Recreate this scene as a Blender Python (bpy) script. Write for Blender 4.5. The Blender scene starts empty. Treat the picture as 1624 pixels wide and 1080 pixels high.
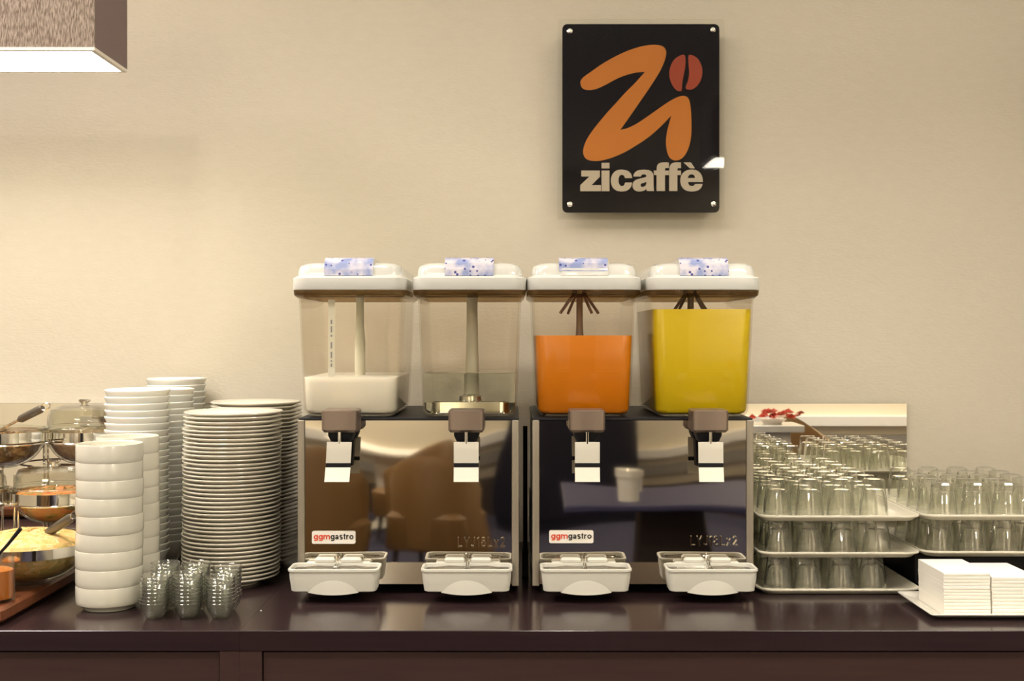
import bpy, bmesh, math, random
from mathutils import Vector, Matrix
random.seed(7)
PI = math.pi
sc = bpy.context.scene

# ------------------------------------------------------------------ camera, world, exposure
F = 1900.0                      # focal length in pixels of the 1624 x 1080 frame
EYE = 1.385                     # camera height
CZ = 0.9                        # counter top height
CX0, CY0 = 812.0, 530.0         # vanishing point
cam_d = bpy.data.cameras.new('camera'); cam = bpy.data.objects.new('camera', cam_d)
sc.collection.objects.link(cam); sc.camera = cam
cam.location = (0, 0, EYE); cam.rotation_euler = (PI/2, 0, 0)
cam_d.sensor_fit = 'HORIZONTAL'; cam_d.sensor_width = 36.0
cam_d.lens = F*36.0/1624.0
cam_d.shift_y = -(540-CY0)/1624.0
cam_d.clip_start = 0.05; cam_d.clip_end = 50

w = bpy.data.worlds.new('world'); sc.world = w; w.use_nodes = True
w.node_tree.nodes['Background'].inputs[0].default_value = (1.0, 0.9, 0.75, 1)
w.node_tree.nodes['Background'].inputs[1].default_value = 0.3
sc.view_settings.view_transform = 'Standard'; sc.view_settings.look = 'None'
sc.view_settings.gamma = 1.0; sc.view_settings.use_curve_mapping = False
sc.view_settings.exposure = -0.05
sc.cycles.use_denoising = True
sc.cycles.max_bounces = 20; sc.cycles.transmission_bounces = 16; sc.cycles.transparent_max_bounces = 32
sc.cycles.glossy_bounces = 8; sc.cycles.diffuse_bounces = 4
sc.cycles.sample_clamp_indirect = 6.0
sc.cycles.blur_glossy = 0.5

def area(name, loc, sx, sy, power, col, rot=(0, 0, 0)):
    l = bpy.data.lights.new(name, 'AREA'); l.shape = 'RECTANGLE'; l.size = sx; l.size_y = sy
    l.energy = power; l.color = col
    o = bpy.data.objects.new(name, l); sc.collection.objects.link(o)
    o.location = loc; o.rotation_euler = rot
    return o
WARM = (1.0, 0.92, 0.80)
# recessed ceiling lamps of the dining room, two added for the mirrors
area('ceiling_area_light', (-1.6, 1.3, 2.70), 0.6, 0.5, 36, (1.0, 0.90, 0.88))
area('ceiling_area_light', (-0.4, 1.2, 2.70), 0.4, 0.3, 7, WARM)
area('ceiling_spot_light', (-0.75, 1.25, 2.71), 0.06, 0.06, 8, WARM)
area('ceiling_spot_light', (0.15, 1.6, 2.71), 0.05, 0.05, 5, WARM)
area('ceiling_spot_light', (1.05, 1.95, 2.71), 0.05, 0.05, 5, WARM)
area('ceiling_area_light', (-1.2, -1.4, 2.70), 1.2, 0.5, 40, WARM)
area('ceiling_area_light', (1.80, -1.1, 2.70), 1.25, 0.18, 24, WARM)
area('ceiling_area_light', (2.75, -3.7, 2.70), 1.0, 0.8, 90, WARM)  # added lamp, brightens the front wall seen in the right mirror
area('ceiling_area_light', (-1.6, -3.7, 2.70), 1.4, 0.5, 95, WARM)  # added lamp, brightens the front wall seen in the left mirror

# ------------------------------------------------------------------ helpers
C = sc.collection
def W(px, py, D):               # pixel + distance -> world point
    return Vector(((px-CX0)/F*D, D, EYE + (CY0-py)/F*D))
def WX(px, D): return (px-CX0)/F*D
def WZ(py, D): return EYE + (CY0-py)/F*D

class MB:
    def __init__(s): s.v = []; s.f = []
    def add(s, vs, fs):
        n = len(s.v); s.v += [tuple(a) for a in vs]; s.f += [tuple(i+n for i in f) for f in fs]; return s
    def box(s, x0, x1, y0, y1, z0, z1):
        vs = [(x, y, z) for z in (z0, z1) for y in (y0, y1) for x in (x0, x1)]
        return s.add(vs, [(0,2,3,1),(4,5,7,6),(0,1,5,4),(2,6,7,3),(0,4,6,2),(1,3,7,5)])
    def bbox(s, x0, x1, y0, y1, z0, z1, b=0.003):     # box with chamfered vertical and horizontal edges
        cx, cy = (x0+x1)/2, (y0+y1)/2; hx, hy = (x1-x0)/2, (y1-y0)/2
        return s.loft([rr(cx, cy, hx-b, hy-b, b, z0, 2), rr(cx, cy, hx, hy, b*1.5, z0+b, 2), rr(cx, cy, hx, hy, b*1.5, z1-b, 2), rr(cx, cy, hx-b, hy-b, b, z1, 2)])
    def loft(s, secs, cap0=True, cap1=True, closed=False):
        n = len(secs[0]); vs = [p for q in secs for p in q]; fs = []
        m = len(secs)
        for k in range(m if closed else m-1):
            a, b = k*n, ((k+1) % m)*n
            for i in range(n):
                j = (i+1) % n
                fs.append((a+i, a+j, b+j, b+i))
        if cap0 and not closed: fs.append(tuple(reversed(range(n))))
        if cap1 and not closed: fs.append(tuple(range((m-1)*n, m*n)))
        return s.add(vs, fs)
    def lathe(s, prof, seg=32, c=(0, 0, 0), rf=None):
        vs = []; fs = []; idx = []
        for (r, z) in prof:
            if r < 1e-6:
                idx.append([len(vs)]); vs.append((c[0], c[1], c[2]+z))
            else:
                row = []
                for i in range(seg):
                    t = 2*PI*i/seg; q = r*(rf(t, z) if rf else 1)
                    row.append(len(vs)); vs.append((c[0]+q*math.cos(t), c[1]+q*math.sin(t), c[2]+z))
                idx.append(row)
        for a, b in zip(idx[:-1], idx[1:]):
            if len(a) == 1 and len(b) == 1: continue
            for i in range(seg):
                j = (i+1) % seg
                if len(a) == 1: fs.append((a[0], b[j], b[i]))
                elif len(b) == 1: fs.append((a[i], a[j], b[0]))
                else: fs.append((a[i], a[j], b[j], b[i]))
        return s.add(vs, fs)
    def tube(s, pts, r, seg=8, closed=False):
        pts = [Vector(p) for p in pts]; n = len(pts); secs = []
        for k, p in enumerate(pts):
            if closed: d = pts[(k+1) % n]-pts[k-1]
            else: d = pts[min(k+1, n-1)]-pts[max(k-1, 0)]
            d.normalize()
            u = d.cross(Vector((0, 0, 1)))
            if u.length < 1e-3: u = Vector((1, 0, 0))
            u.normalize(); v = d.cross(u)
            rr_ = r[k] if isinstance(r, (list, tuple)) else r
            secs.append([tuple(p+u*rr_*math.cos(2*PI*i/seg)+v*rr_*math.sin(2*PI*i/seg)) for i in range(seg)])
        return s.loft(secs, closed=closed)
    def prism(s, pts, y0, y1):   # outline in x,z extruded along y
        n = len(pts)
        return s.loft([[(x, y0, z) for x, z in pts], [(x, y1, z) for x, z in pts]])
    def xform(s, M, start=0):
        s.v[start:] = [tuple(M @ Vector(p)) for p in s.v[start:]]; return s
    def build(s, name, mat, parent=None, smooth=True, ang=35, loc=None):
        me = bpy.data.meshes.new(name); me.from_pydata(s.v, [], s.f)
        bm = bmesh.new(); bm.from_mesh(me); bmesh.ops.recalc_face_normals(bm, faces=bm.faces); bm.to_mesh(me); bm.free()
        if smooth:
            me.shade_smooth(); me.set_sharp_from_angle(angle=math.radians(ang))
        me.materials.append(mat); me.update()
        o = bpy.data.objects.new(name, me); C.objects.link(o)
        if parent: o.parent = parent
        if loc is not None: o.location = loc
        return o
def rr(cx, cy, hx, hy, r, z, n=4):   # rounded rectangle loop
    r = min(r, hx*0.999, hy*0.999); out = []
    for (sx, sy, a0) in ((1, 1, 0), (-1, 1, PI/2), (-1, -1, PI), (1, -1, 3*PI/2)):
        for i in range(n+1):
            a = a0+PI/2*i/n
            out.append((cx+sx*(hx-r)+r*math.cos(a), cy+sy*(hy-r)+r*math.sin(a), z))
    return out
def tag(o, label=None, cat=None, group=None, kind=None):
    if label: o['label'] = label
    if cat: o['category'] = cat
    if group: o['group'] = group
    if kind: o['kind'] = kind
    return o
def empty(name, loc, label=None, cat=None, group=None, rz=0):
    o = bpy.data.objects.new(name, None); C.objects.link(o); o.location = loc; o.rotation_euler = (0, 0, rz)
    o.empty_display_size = 0.05
    return tag(o, label, cat, group)
def copy_tree(o, parent=None):
    c = o.copy(); C.objects.link(c)
    if parent: c.parent = parent
    for ch in list(o.children): copy_tree(ch, c)
    return c
ORD = ['first','second','third','fourth','fifth','sixth','seventh','eighth','ninth','tenth','eleventh','twelfth','thirteenth','fourteenth','fifteenth','sixteenth','seventeenth','eighteenth','nineteenth','twentieth','twenty-first','twenty-second']

# ------------------------------------------------------------------ materials
def mat(name, col=(.8,.8,.8), rough=.5, metal=0, spec=.5, bump=None, var=None, trans=0, ior=1.45, coat=0, sss=0, bands=None):
    m = bpy.data.materials.new(name); m.use_nodes = True; nt = m.node_tree; p = nt.nodes['Principled BSDF']
    p.inputs['Base Color'].default_value = (*col, 1); p.inputs['Roughness'].default_value = rough
    p.inputs['Metallic'].default_value = metal; p.inputs['Specular IOR Level'].default_value = spec
    p.inputs['Transmission Weight'].default_value = trans; p.inputs['IOR'].default_value = ior
    p.inputs['Coat Weight'].default_value = coat; p.inputs['Coat Roughness'].default_value = 0.05
    if sss:
        p.inputs['Subsurface Weight'].default_value = sss; p.inputs['Subsurface Radius'].default_value = (.02,.012,.006); p.inputs['Subsurface Scale'].default_value = .5
    tc = nt.nodes.new('ShaderNodeTexCoord'); mp = nt.nodes.new('ShaderNodeMapping'); nt.links.new(tc.outputs['Object'], mp.inputs[0])
    if var:      # (scale xyz, amount, second colour)
        mp.inputs['Scale'].default_value = var[0]
        n = nt.nodes.new('ShaderNodeTexNoise'); n.inputs['Scale'].default_value = 1; n.inputs['Detail'].default_value = 5
        nt.links.new(mp.outputs[0], n.inputs[0])
        r = nt.nodes.new('ShaderNodeValToRGB'); r.color_ramp.elements[0].position = .5-var[1]; r.color_ramp.elements[1].position = .5+var[1]
        r.color_ramp.elements[0].color = (*col, 1); r.color_ramp.elements[1].color = (*var[2], 1)
        nt.links.new(n.outputs[0], r.inputs[0]); nt.links.new(r.outputs[0], p.inputs['Base Color'])
    if bump:     # (scale xyz, strength, distance)
        mp2 = nt.nodes.new('ShaderNodeMapping'); nt.links.new(tc.outputs['Object'], mp2.inputs[0]); mp2.inputs['Scale'].default_value = bump[0]
        n2 = nt.nodes.new('ShaderNodeTexNoise'); n2.inputs['Scale'].default_value = 1; n2.inputs['Detail'].default_value = bump[3] if len(bump) > 3 else 3
        nt.links.new(mp2.outputs[0], n2.inputs[0])
        b = nt.nodes.new('ShaderNodeBump'); b.inputs['Strength'].default_value = bump[1]; b.inputs['Distance'].default_value = bump[2]
        nt.links.new(n2.outputs[0], b.inputs['Height']); nt.links.new(b.outputs[0], p.inputs['Normal'])
    return m
def thin_glass(name, tint=(1,1,1), refl=1.0, haze=0):
    m = bpy.data.materials.new(name); m.use_nodes = True; nt = m.node_tree; nt.nodes.clear()
    out = nt.nodes.new('ShaderNodeOutputMaterial'); mix = nt.nodes.new('ShaderNodeMixShader')
    tr = nt.nodes.new('ShaderNodeBsdfTransparent'); tr.inputs[0].default_value = (*tint, 1)
    gl = nt.nodes.new('ShaderNodeBsdfGlossy'); gl.inputs['Roughness'].default_value = .03
    lw = nt.nodes.new('ShaderNodeLayerWeight'); lw.inputs['Blend'].default_value = .5
    pw = nt.nodes.new('ShaderNodeMath'); pw.operation = 'POWER'; pw.inputs[1].default_value = 4
    ml = nt.nodes.new('ShaderNodeMath'); ml.operation = 'MULTIPLY_ADD'; ml.inputs[1].default_value = .8*refl; ml.inputs[2].default_value = .035*refl
    nt.links.new(lw.outputs['Facing'], pw.inputs[0]); nt.links.new(pw.outputs[0], ml.inputs[0]); nt.links.new(ml.outputs[0], mix.inputs[0])
    
    if haze:      # pale diffuse share, stands in for light caught in the glass
        df = nt.nodes.new('ShaderNodeBsdfDiffuse'); df.inputs[0].default_value = (.80,.82,.74,1)
        m2 = nt.nodes.new('ShaderNodeMixShader'); m2.inputs[0].default_value = haze
        nt.links.new(tr.outputs[0], m2.inputs[1]); nt.links.new(df.outputs[0], m2.inputs[2]); nt.links.new(m2.outputs[0], mix.inputs[1])
    else: nt.links.new(tr.outputs[0], mix.inputs[1])
    nt.links.new(gl.outputs[0], mix.inputs[2]); nt.links.new(mix.outputs[0], out.inputs[0])
    return m
def cast_glass(name, haze=.04, clear=.25):      # refracting glass with a little see-through and haze
    m = mat(name, (.995,1.0,.985), .01, trans=1, ior=1.46); nt = m.node_tree; p = nt.nodes['Principled BSDF']; out = nt.nodes['Material Output']
    tr = nt.nodes.new('ShaderNodeBsdfTransparent'); tr.inputs[0].default_value = (.98,.985,.97,1)
    df = nt.nodes.new('ShaderNodeBsdfDiffuse'); df.inputs[0].default_value = (.80,.79,.71,1)
    a = nt.nodes.new('ShaderNodeMixShader'); a.inputs[0].default_value = clear
    b = nt.nodes.new('ShaderNodeMixShader'); b.inputs[0].default_value = haze
    nt.links.new(p.outputs[0], a.inputs[1]); nt.links.new(tr.outputs[0], a.inputs[2])
    nt.links.new(a.outputs[0], b.inputs[1]); nt.links.new(df.outputs[0], b.inputs[2]); nt.links.new(b.outputs[0], out.inputs[0])
    return m
def emis(name, col, st):
    m = bpy.data.materials.new(name); m.use_nodes = True; nt = m.node_tree; p = nt.nodes['Principled BSDF']
    p.inputs['Base Color'].default_value = (*col, 1); p.inputs['Emission Color'].default_value = (*col, 1); p.inputs['Emission Strength'].default_value = st
    return m

M = {}
M['wall'] = mat('beige_wallpaper', (.60,.55,.44), .75, bump=((90,90,220), .5, .0012, 6), var=((30,30,70), .3, (.57,.52,.41)))
M['room'] = mat('cream_paint', (.70,.62,.47), .8)
M['ceil'] = mat('white_ceiling_paint', (.75,.72,.66), .9)
M['floor'] = mat('dark_blue_carpet', (.030,.028,.055), .95, bump=((300,300,300), .6, .003))
M['grey'] = mat('grey_stone', (.22,.20,.17), .4)
M['dark'] = mat('dark_timber', (.055,.04,.035), .5)
M['counter'] = mat('dark_brown_veneer', (.022,.012,.014), .17, spec=.5, var=((4,60,60), .35, (.034,.019,.019)), bump=((8,200,200), .12, .0003))
M['front'] = mat('dark_brown_front', (.043,.021,.019), .38, spec=.4, var=((6,60,90), .3, (.060,.031,.026)), bump=((10,200,200), .2, .0004))
M['ceramic'] = mat('white_ceramic', (.62,.60,.50), .14, coat=.3)
M['bowlwhite'] = mat('bright_white_ceramic', (.80,.80,.74), .2, sss=.1)
M['plate'] = mat('plate_ceramic', (.72,.67,.55), .15, coat=.3)
M['plastic'] = mat('white_plastic', (.62,.61,.53), .28)
M['lid'] = mat('glossy_white_plastic', (.63,.63,.58), .16, coat=.5)
M['trayplastic'] = mat('cream_tray_plastic', (.66,.62,.50), .3)
M['black'] = mat('black_plastic', (.010,.010,.012), .5, spec=.3)
M['housing'] = mat('dark_steel_housing', (.05,.048,.045), .35, metal=.6)
M['mirror'] = mat('polished_steel', (.60,.56,.49), .035, metal=1, bump=((3.2,3.2,2.2), .10, .02, 1))
M['mirror2'] = mat('mirror_glass', (.93,.92,.88), .015, metal=1)
M['brushed'] = mat('brushed_steel', (.42,.38,.31), .42, metal=.9, bump=((40,40,600), .1, .0004))
M['chrome'] = mat('chrome', (.82,.80,.74), .08, metal=1)
M['tap'] = mat('bronze_steel', (.30,.235,.19), .36, metal=.85, bump=((400,400,30), .08, .0004))
M['lever'] = mat('satin_steel_plate', (.80,.77,.66), .42, metal=.35)  # whitish base colour stands in for reflected ceiling light
M['grill'] = mat('steel_grill', (.20,.18,.155), .4, metal=.9)
M['tank'] = thin_glass('clear_plastic_tank', (.980,.962,.935), .55)  # brownish tint stands in for the shade behind the tanks
M['smoke'] = thin_glass('smoked_rim_plastic', (.62,.54,.42), .6)
M['acrylic'] = thin_glass('clear_acrylic', (.98,.98,.965), .8)
M['bowlglass'] = thin_glass('clear_bowl_glass', (.95,.955,.93), 1.5)
M['glass'] = thin_glass('drinking_glass', (.972,.975,.952), 2.6, .010)
M['dish'] = thin_glass('moulded_glass', (.972,.975,.950), 2.6, .034)
M['water'] = mat('water', (.84,.91,.88), .0, trans=1, ior=1.33)
M['milk'] = mat('milk', (.80,.80,.70), .35, sss=.15)
M['orange'] = mat('orange_juice', (.56,.175,.001), .35)
M['yellow'] = mat('yellow_juice', (.55,.415,.003), .35)
M['tubeplastic'] = mat('milky_tube_plastic', (.66,.66,.53), .4)
M['strut'] = mat('brown_strut_plastic', (.44,.34,.27), .5)
M['signblack'] = mat('sign_black', (.004,.004,.007), .7, spec=.08)
M['logo'] = mat('sign_orange', (.50,.155,.006), .5)
M['bean'] = mat('sign_red', (.31,.036,.006), .5)
M['signwhite'] = mat('sign_white', (.46,.39,.30), .5)
M['sticker'] = mat('sticker_white', (.80,.76,.68), .4)
M['inkred'] = mat('sticker_red_ink', (.62,.055,.02), .5)
M['inkblack'] = mat('sticker_black_ink', (.02,.018,.016), .5)
M['inkgrey'] = mat('grey_ink', (.25,.25,.28), .5)
M['napkin'] = mat('white_paper', (.82,.79,.70), .9, bump=((200,200,200), .3, .0005))
M['porcelain'] = mat('white_porcelain', (.80,.77,.68), .12, coat=.4)
M['wood'] = mat('reddish_wood', (.13,.042,.018), .3, var=((6,60,60), .3, (.20,.07,.03)))
M['shade'] = mat('taupe_fabric', (.38,.31,.245), .9, var=((420,420,80), .14, (.15,.11,.08)), bump=((420,420,80), .9, .003))
M['shadeside'] = mat('dark_taupe_fabric', (.20,.15,.14), .9, bump=((500,500,90), .5, .001))
M['trimwhite'] = mat('shade_white_trim', (.8,.76,.66), .5)
M['lampglow'] = emis('lit_diffuser', (1.0,.92,.80), 30.0)
M['rubber'] = mat('black_rubber', (.015,.015,.015), .7)
M['handle'] = mat('grey_handle', (.17,.15,.12), .35, metal=.7)
M['chair'] = mat('tan_leather', (.23,.125,.04), .5)
M['cloth'] = mat('dark_blue_tablecloth', (.040,.038,.095), .6)
M['navy'] = mat('navy_paint', (.010,.010,.022), .4)
M['candle'] = emis('candle_flame', (1.0,.85,.6), 12)
M['jar'] = mat('orange_jam', (.50,.15,.015), .2, sss=.2)
M['redflower'] = mat('red_petals', (.62,.055,.02), .6)
M['redcloth'] = mat('white_tablecloth', (.80,.76,.66), .8)

def food(name, c1, c2, c3, sc_=90):
    m = mat(name, c1, .55, bump=((sc_,)*3, .8, .006)); nt = m.node_tree; p = nt.nodes['Principled BSDF']
    v = nt.nodes.new('ShaderNodeTexVoronoi'); v.inputs['Scale'].default_value = sc_
    tc = nt.nodes.new('ShaderNodeTexCoord'); nt.links.new(tc.outputs['Object'], v.inputs[0])
    r = nt.nodes.new('ShaderNodeValToRGB'); e = r.color_ramp.elements
    e[0].color = (*c1, 1); e[1].color = (*c3, 1); e[1].position = .85; q = e.new(.5); q.color = (*c2, 1)
    nt.links.new(v.outputs['Color'], r.inputs[0]); nt.links.new(r.outputs[0], p.inputs['Base Color'])
    return m
M['f_grain'] = food('grain_salad', (.70,.55,.30), (.62,.38,.12), (.40,.34,.10), 110)
M['f_red'] = food('red_pepper_salad', (.50,.10,.03), (.55,.26,.07), (.20,.16,.04), 90)
M['f_brown'] = food('brown_salad', (.22,.11,.04), (.10,.05,.02), (.34,.22,.09), 90)
M['f_pink'] = food('lentil_salad', (.50,.34,.22), (.42,.28,.17), (.55,.42,.30), 160)
M['f_green'] = food('green_salad', (.14,.13,.02), (.34,.22,.06), (.10,.11,.02), 90)

def label_material():
    m = mat('drop_print', (.5,.5,.6), .3); nt = m.node_tree; p = nt.nodes['Principled BSDF']
    tc = nt.nodes.new('ShaderNodeTexCoord')
    v = nt.nodes.new('ShaderNodeTexVoronoi'); v.inputs['Scale'].default_value = 95; v.inputs['Randomness'].default_value = 1
    nt.links.new(tc.outputs['Object'], v.inputs[0])
    n = nt.nodes.new('ShaderNodeTexNoise'); n.inputs['Scale'].default_value = 30; nt.links.new(tc.outputs['Object'], n.inputs[0])
    a = nt.nodes.new('ShaderNodeMath'); a.operation = 'MULTIPLY'; a.inputs[1].default_value = .62; nt.links.new(n.outputs[0], a.inputs[0])
    l = nt.nodes.new('ShaderNodeMath'); l.operation = 'LESS_THAN'; nt.links.new(v.outputs['Distance'], l.inputs[0]); nt.links.new(a.outputs[0], l.inputs[1])
    r0 = nt.nodes.new('ShaderNodeValToRGB'); r0.color_ramp.elements[0].position = .40; r0.color_ramp.elements[0].color = (.24,.29,.50,1)
    r0.color_ramp.elements[1].position = .58; r0.color_ramp.elements[1].color = (.60,.57,.62,1); nt.links.new(n.outputs[0], r0.inputs[0])
    mx = nt.nodes.new('ShaderNodeMix'); mx.data_type = 'RGBA'
    mx.inputs[7].default_value = (.05,.06,.25,1)
    g = nt.nodes.new('ShaderNodeMath'); g.operation = 'LESS_THAN'; g.inputs[1].default_value = .24; nt.links.new(v.outputs['Distance'], g.inputs[0])
    nt.links.new(g.outputs[0], mx.inputs[0]); nt.links.new(r0.outputs[0], mx.inputs[6]); nt.links.new(mx.outputs[2], p.inputs['Base Color'])
    return m
M['label'] = label_material()

# ------------------------------------------------------------------ room shell
WALL = 2.80
def struct(name, mb, m): return tag(mb.build(name, m, smooth=False), kind='structure')
struct('floor', MB().box(-3.6, 3.6, -4.5, WALL+.1, -.05, 0), M['floor'])
struct('ceiling', MB().box(-3.6, 3.6, -4.5, WALL+.1, 2.75, 2.8), M['ceil'])
struct('wall_back', MB().box(-3.6, 3.6, WALL, WALL+.1, 0, 2.75), M['wall'])
struct('wall_left', MB().box(-3.7, -3.6, -4.5, WALL+.1, 0, 2.75), M['room'])
struct('wall_right', MB().box(3.6, 3.7, -4.5, WALL+.1, 0, 2.75), M['room'])
struct('wall_front', MB().box(-3.7, 3.7, -4.6, -4.5, 0, 2.75), M['room'])
struct('trim_1', MB().box(-3.6, 3.6, -4.5, -4.42, .62, .70), M['ceil'])
struct('trim_2', MB().box(-3.6, 3.6, -4.5, -4.44, .44, .54), M['grey'])
struct('baseboard_front', MB().box(-3.6, 3.6, -4.5, -4.46, 0, .32), M['dark'])

# ------------------------------------------------------------------ counter units
FD = 1.96
def counter_unit(x0, x1, px0, px1, label):
    t = empty('sideboard', ((x0+x1)/2, (FD+WALL)/2, 0), label, 'sideboard', 'dark sideboards along the wall')
    ox, oy = -(x0+x1)/2, -(FD+WALL)/2
    def B(*a): return MB().box(a[0]+ox, a[1]+ox, a[2]+oy, a[3]+oy, a[4], a[5])
    top = MB().loft([[(x+ox, y+oy, z) for (x, y, z) in q] for q in (
        [(x0, FD+.02, CZ-.033), (x1, FD+.02, CZ-.033), (x1, WALL-.001, CZ-.033), (x0, WALL-.001, CZ-.033)],
        [(x0, FD, CZ-.033), (x1, FD, CZ-.033), (x1, WALL-.001, CZ-.033), (x0, WALL-.001, CZ-.033)],
        [(x0, FD, CZ-.0012), (x1, FD, CZ-.0012), (x1, WALL-.001, CZ-.0012), (x0, WALL-.001, CZ-.0012)],
        [(x0, FD+.0012, CZ), (x1, FD+.0012, CZ), (x1, WALL-.001, CZ), (x0, WALL-.001, CZ)])])
    top.build('worktop', M['counter'], t, smooth=False)
    B(x0, x1, FD+.03, WALL-.001, .08, CZ-.034).build('carcass', M['front'], t, smooth=False)
    B(x0, px0, FD+.001, FD+.029, .08, CZ-.034).build('stile', M['front'], t, smooth=False)
    B(px1, x1, FD+.001, FD+.029, .08, CZ-.034).build('stile', M['front'], t, smooth=False)
    B(px0+.001, px1-.001, FD+.001, FD+.029, .08, .16).build('bottom_rail', M['front'], t, smooth=False)
    B(px0+.002, px1-.002, FD+.006, FD+.029, .162, CZ-.037).build('panel', M['front'], t, smooth=False)
    B(x0+.01, x1-.01, FD+.06, WALL-.001, 0, .08).build('plinth', M['black'], t, smooth=False)
xs = WX(380, FD)
counter_unit(-3.2, xs-.0002, -3.1, WX(348, FD), 'dark brown wooden sideboard unit on the left, under bowls and plates')
counter_unit(xs+.0002, 3.2, WX(415, FD), 3.1, 'dark brown wooden sideboard unit under the drink dispensers and glasses')

# ------------------------------------------------------------------ pendant lamps
def pendant(x1, y0, y1, z0, h, L, label):
    t = empty('pendant_lamp', (x1-L/2, (y0+y1)/2, z0), label, 'lamp', None)
    hx, hy = L/2, (y1-y0)/2; T = .004
    MB().box(-hx, hx, -hy, -hy+T, .006, h).build('front_shade', M['shade'], t, smooth=False)
    MB().box(-hx, hx, hy-T, hy, .006, h).build('rear_shade', M['shade'], t, smooth=False)
    MB().box(hx-T, hx, -hy+T, hy-T, .006, h).build('side_shade', M['shadeside'], t, smooth=False)
    MB().box(-hx, -hx+T, -hy+T, hy-T, .006, h).build('side_shade', M['shadeside'], t, smooth=False)
    f = MB(); f.loft([rr(0, 0, hx, hy, .0005, 0, 1), rr(0, 0, hx, hy, .0005, .006, 1), rr(0, 0, hx-.009, hy-.009, .0005, .006, 1), rr(0, 0, hx-.009, hy-.009, .0005, 0, 1)], closed=True)
    f.build('trim_frame', M['trimwhite'], t, smooth=False)
    MB().box(-hx+.010, hx-.010, -hy+.010, hy-.010, .001, .004).build('diffuser', M['lampglow'], t, smooth=False)
    MB().box(-hx+T, hx-T, -hy+T, hy-T, h-.03, h-.026).build('top_diffuser', M['lampglow'], t, smooth=False)
    for s in (-1, 1):
        MB().tube([(s*hx*.6, 0, h-.03), (s*hx*.6, 0, 2.749-z0)], .0015, 6).build('cord', M['black'], t)
DL = 2.12
PX2 = .641
pendant(WX(150, DL), DL, DL*1.085, WZ(80, DL), .24, .9, 'long taupe fabric box lamp hanging at upper left, lit from below')

pendant(PX2+.62, 1.40, 1.65, EYE+.567, .20, .62, 'taupe fabric box lamp out of view at upper right, reflected in the sign')

# ------------------------------------------------------------------ text
def arc(cx, cy, rx, ry, a0, a1, n=14):
    return [(cx+rx*math.cos(math.radians(a0+(a1-a0)*i/n)), cy+ry*math.sin(math.radians(a0+(a1-a0)*i/n))) for i in range(n+1)]
# each glyph: (advance width, [centre lines]) for x-height 1, stroke half width is taken off inside
def glyph(ch, h):                # h = half stroke width; outlines fill the box exactly
    A = 1.36                     # ascender height
    if ch == 'z': return .86, [[(0, 1-h), (.86, 1-h)], [(.86-h*1.35, 1-h), (h*1.35, h)], [(0, h), (.86, h)]]
    if ch == 'i': return 2*h, [[(h, 0), (h, 1)], [(h, 1.12), (h, A)]]
    if ch == 'c': return .92, [arc(.5, .5, .5-h, .5-h, 35, 325)]
    if ch == 'o': return 1.0, [arc(.5, .5, .5-h, .5-h, 0, 360, 24)]
    if ch == 'e': return 1.0, [arc(.5, .5, .5-h, .5-h, 0, 325, 20), [(h, .48), (1-h*.2, .48)]]
    if ch == 'E': return 1.0, [arc(.5, .5, .5-h, .5-h, 0, 325, 20), [(h, .48), (1-h*.2, .48)], [(.33, A), (.60, 1.10)]]
    if ch == 'a': return .90, [arc(.42, .60, .40-h, .40-h, 160, 0, 12)+[(.82-h, 0)], arc(.40, .29, .40-h, .29-h, 0, 360, 18)]
    if ch == 'f': return .60, [[(.10+h, 0), (.10+h, 1.0)]+arc(.10+h+.22, A-h-.22, .22, .22, 180, 80, 8), [(0, 1-h*.8), (.56, 1-h*.8)]]
    if ch == 'g': return .95, [arc(.45, .5, .45-h, .5-h, 0, 360, 20), [(.95-h, 1), (.95-h, -.02)]+arc(.45, -.04, .5-h, .34-h, 0, -150, 10)]
    if ch == 'm': return 1.45, [[(h, 0), (h, 1)], arc(.41, .66, .41-h, .34-h, 180, 0, 10)+[(.82-h, 0)], arc(1.04, .66, .41-h, .34-h, 180, 0, 10)+[(1.45-h, 0)]]
    if ch == 's': return .84, [arc(.42, .735, .40-h, .265-h*.5, 30, 270, 12)+arc(.42, .265, .40-h, .265-h*.5, 90, -150, 12)]
    if ch == 't': return .56, [[(.12+h, 1.28), (.12+h, .22)]+arc(.12+h+.18, .20, .18, .20-h, 180, 280, 6), [(0, 1-h*.8), (.52, 1-h*.8)]]
    if ch == 'r': return .60, [[(h, 0), (h, 1)], arc(.48, .52, .48-h, .48-h, 180, 80, 8)]
    if ch == 'L': return .84, [[(h, A), (h, 0)], [(h, h), (.84, h)]]
    if ch == 'Y': return 1.0, [[(h*.7, A), (.5, .62)], [(1-h*.7, A), (.5, .62)], [(.5, .66), (.5, 0)]]
    if ch == 'J': return .72, [[(.72-h, A), (.72-h, .32)]+arc(.36, .33, .36-h, .33-h, 0, -170, 10)]
    if ch == '1': return .46, [[(.46-h, A), (.46-h, 0)], [(.46-h, A-h), (.10, 1.08)]]
    if ch == '8': return .90, [arc(.45, 1.02, .38-h, .34-h, 0, 360, 18), arc(.45, .37, .45-h, .37-h, 0, 360, 20)]
    if ch == 'x': return .84, [[(h, 1), (.84-h, 0)], [(.84-h, 1), (h, 0)]]
    if ch == '2': return .88, [arc(.44, A-.42, .42-h, .42-h, 165, -30, 12)+[(h, h)], [(0, h), (.88, h)]]
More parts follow.
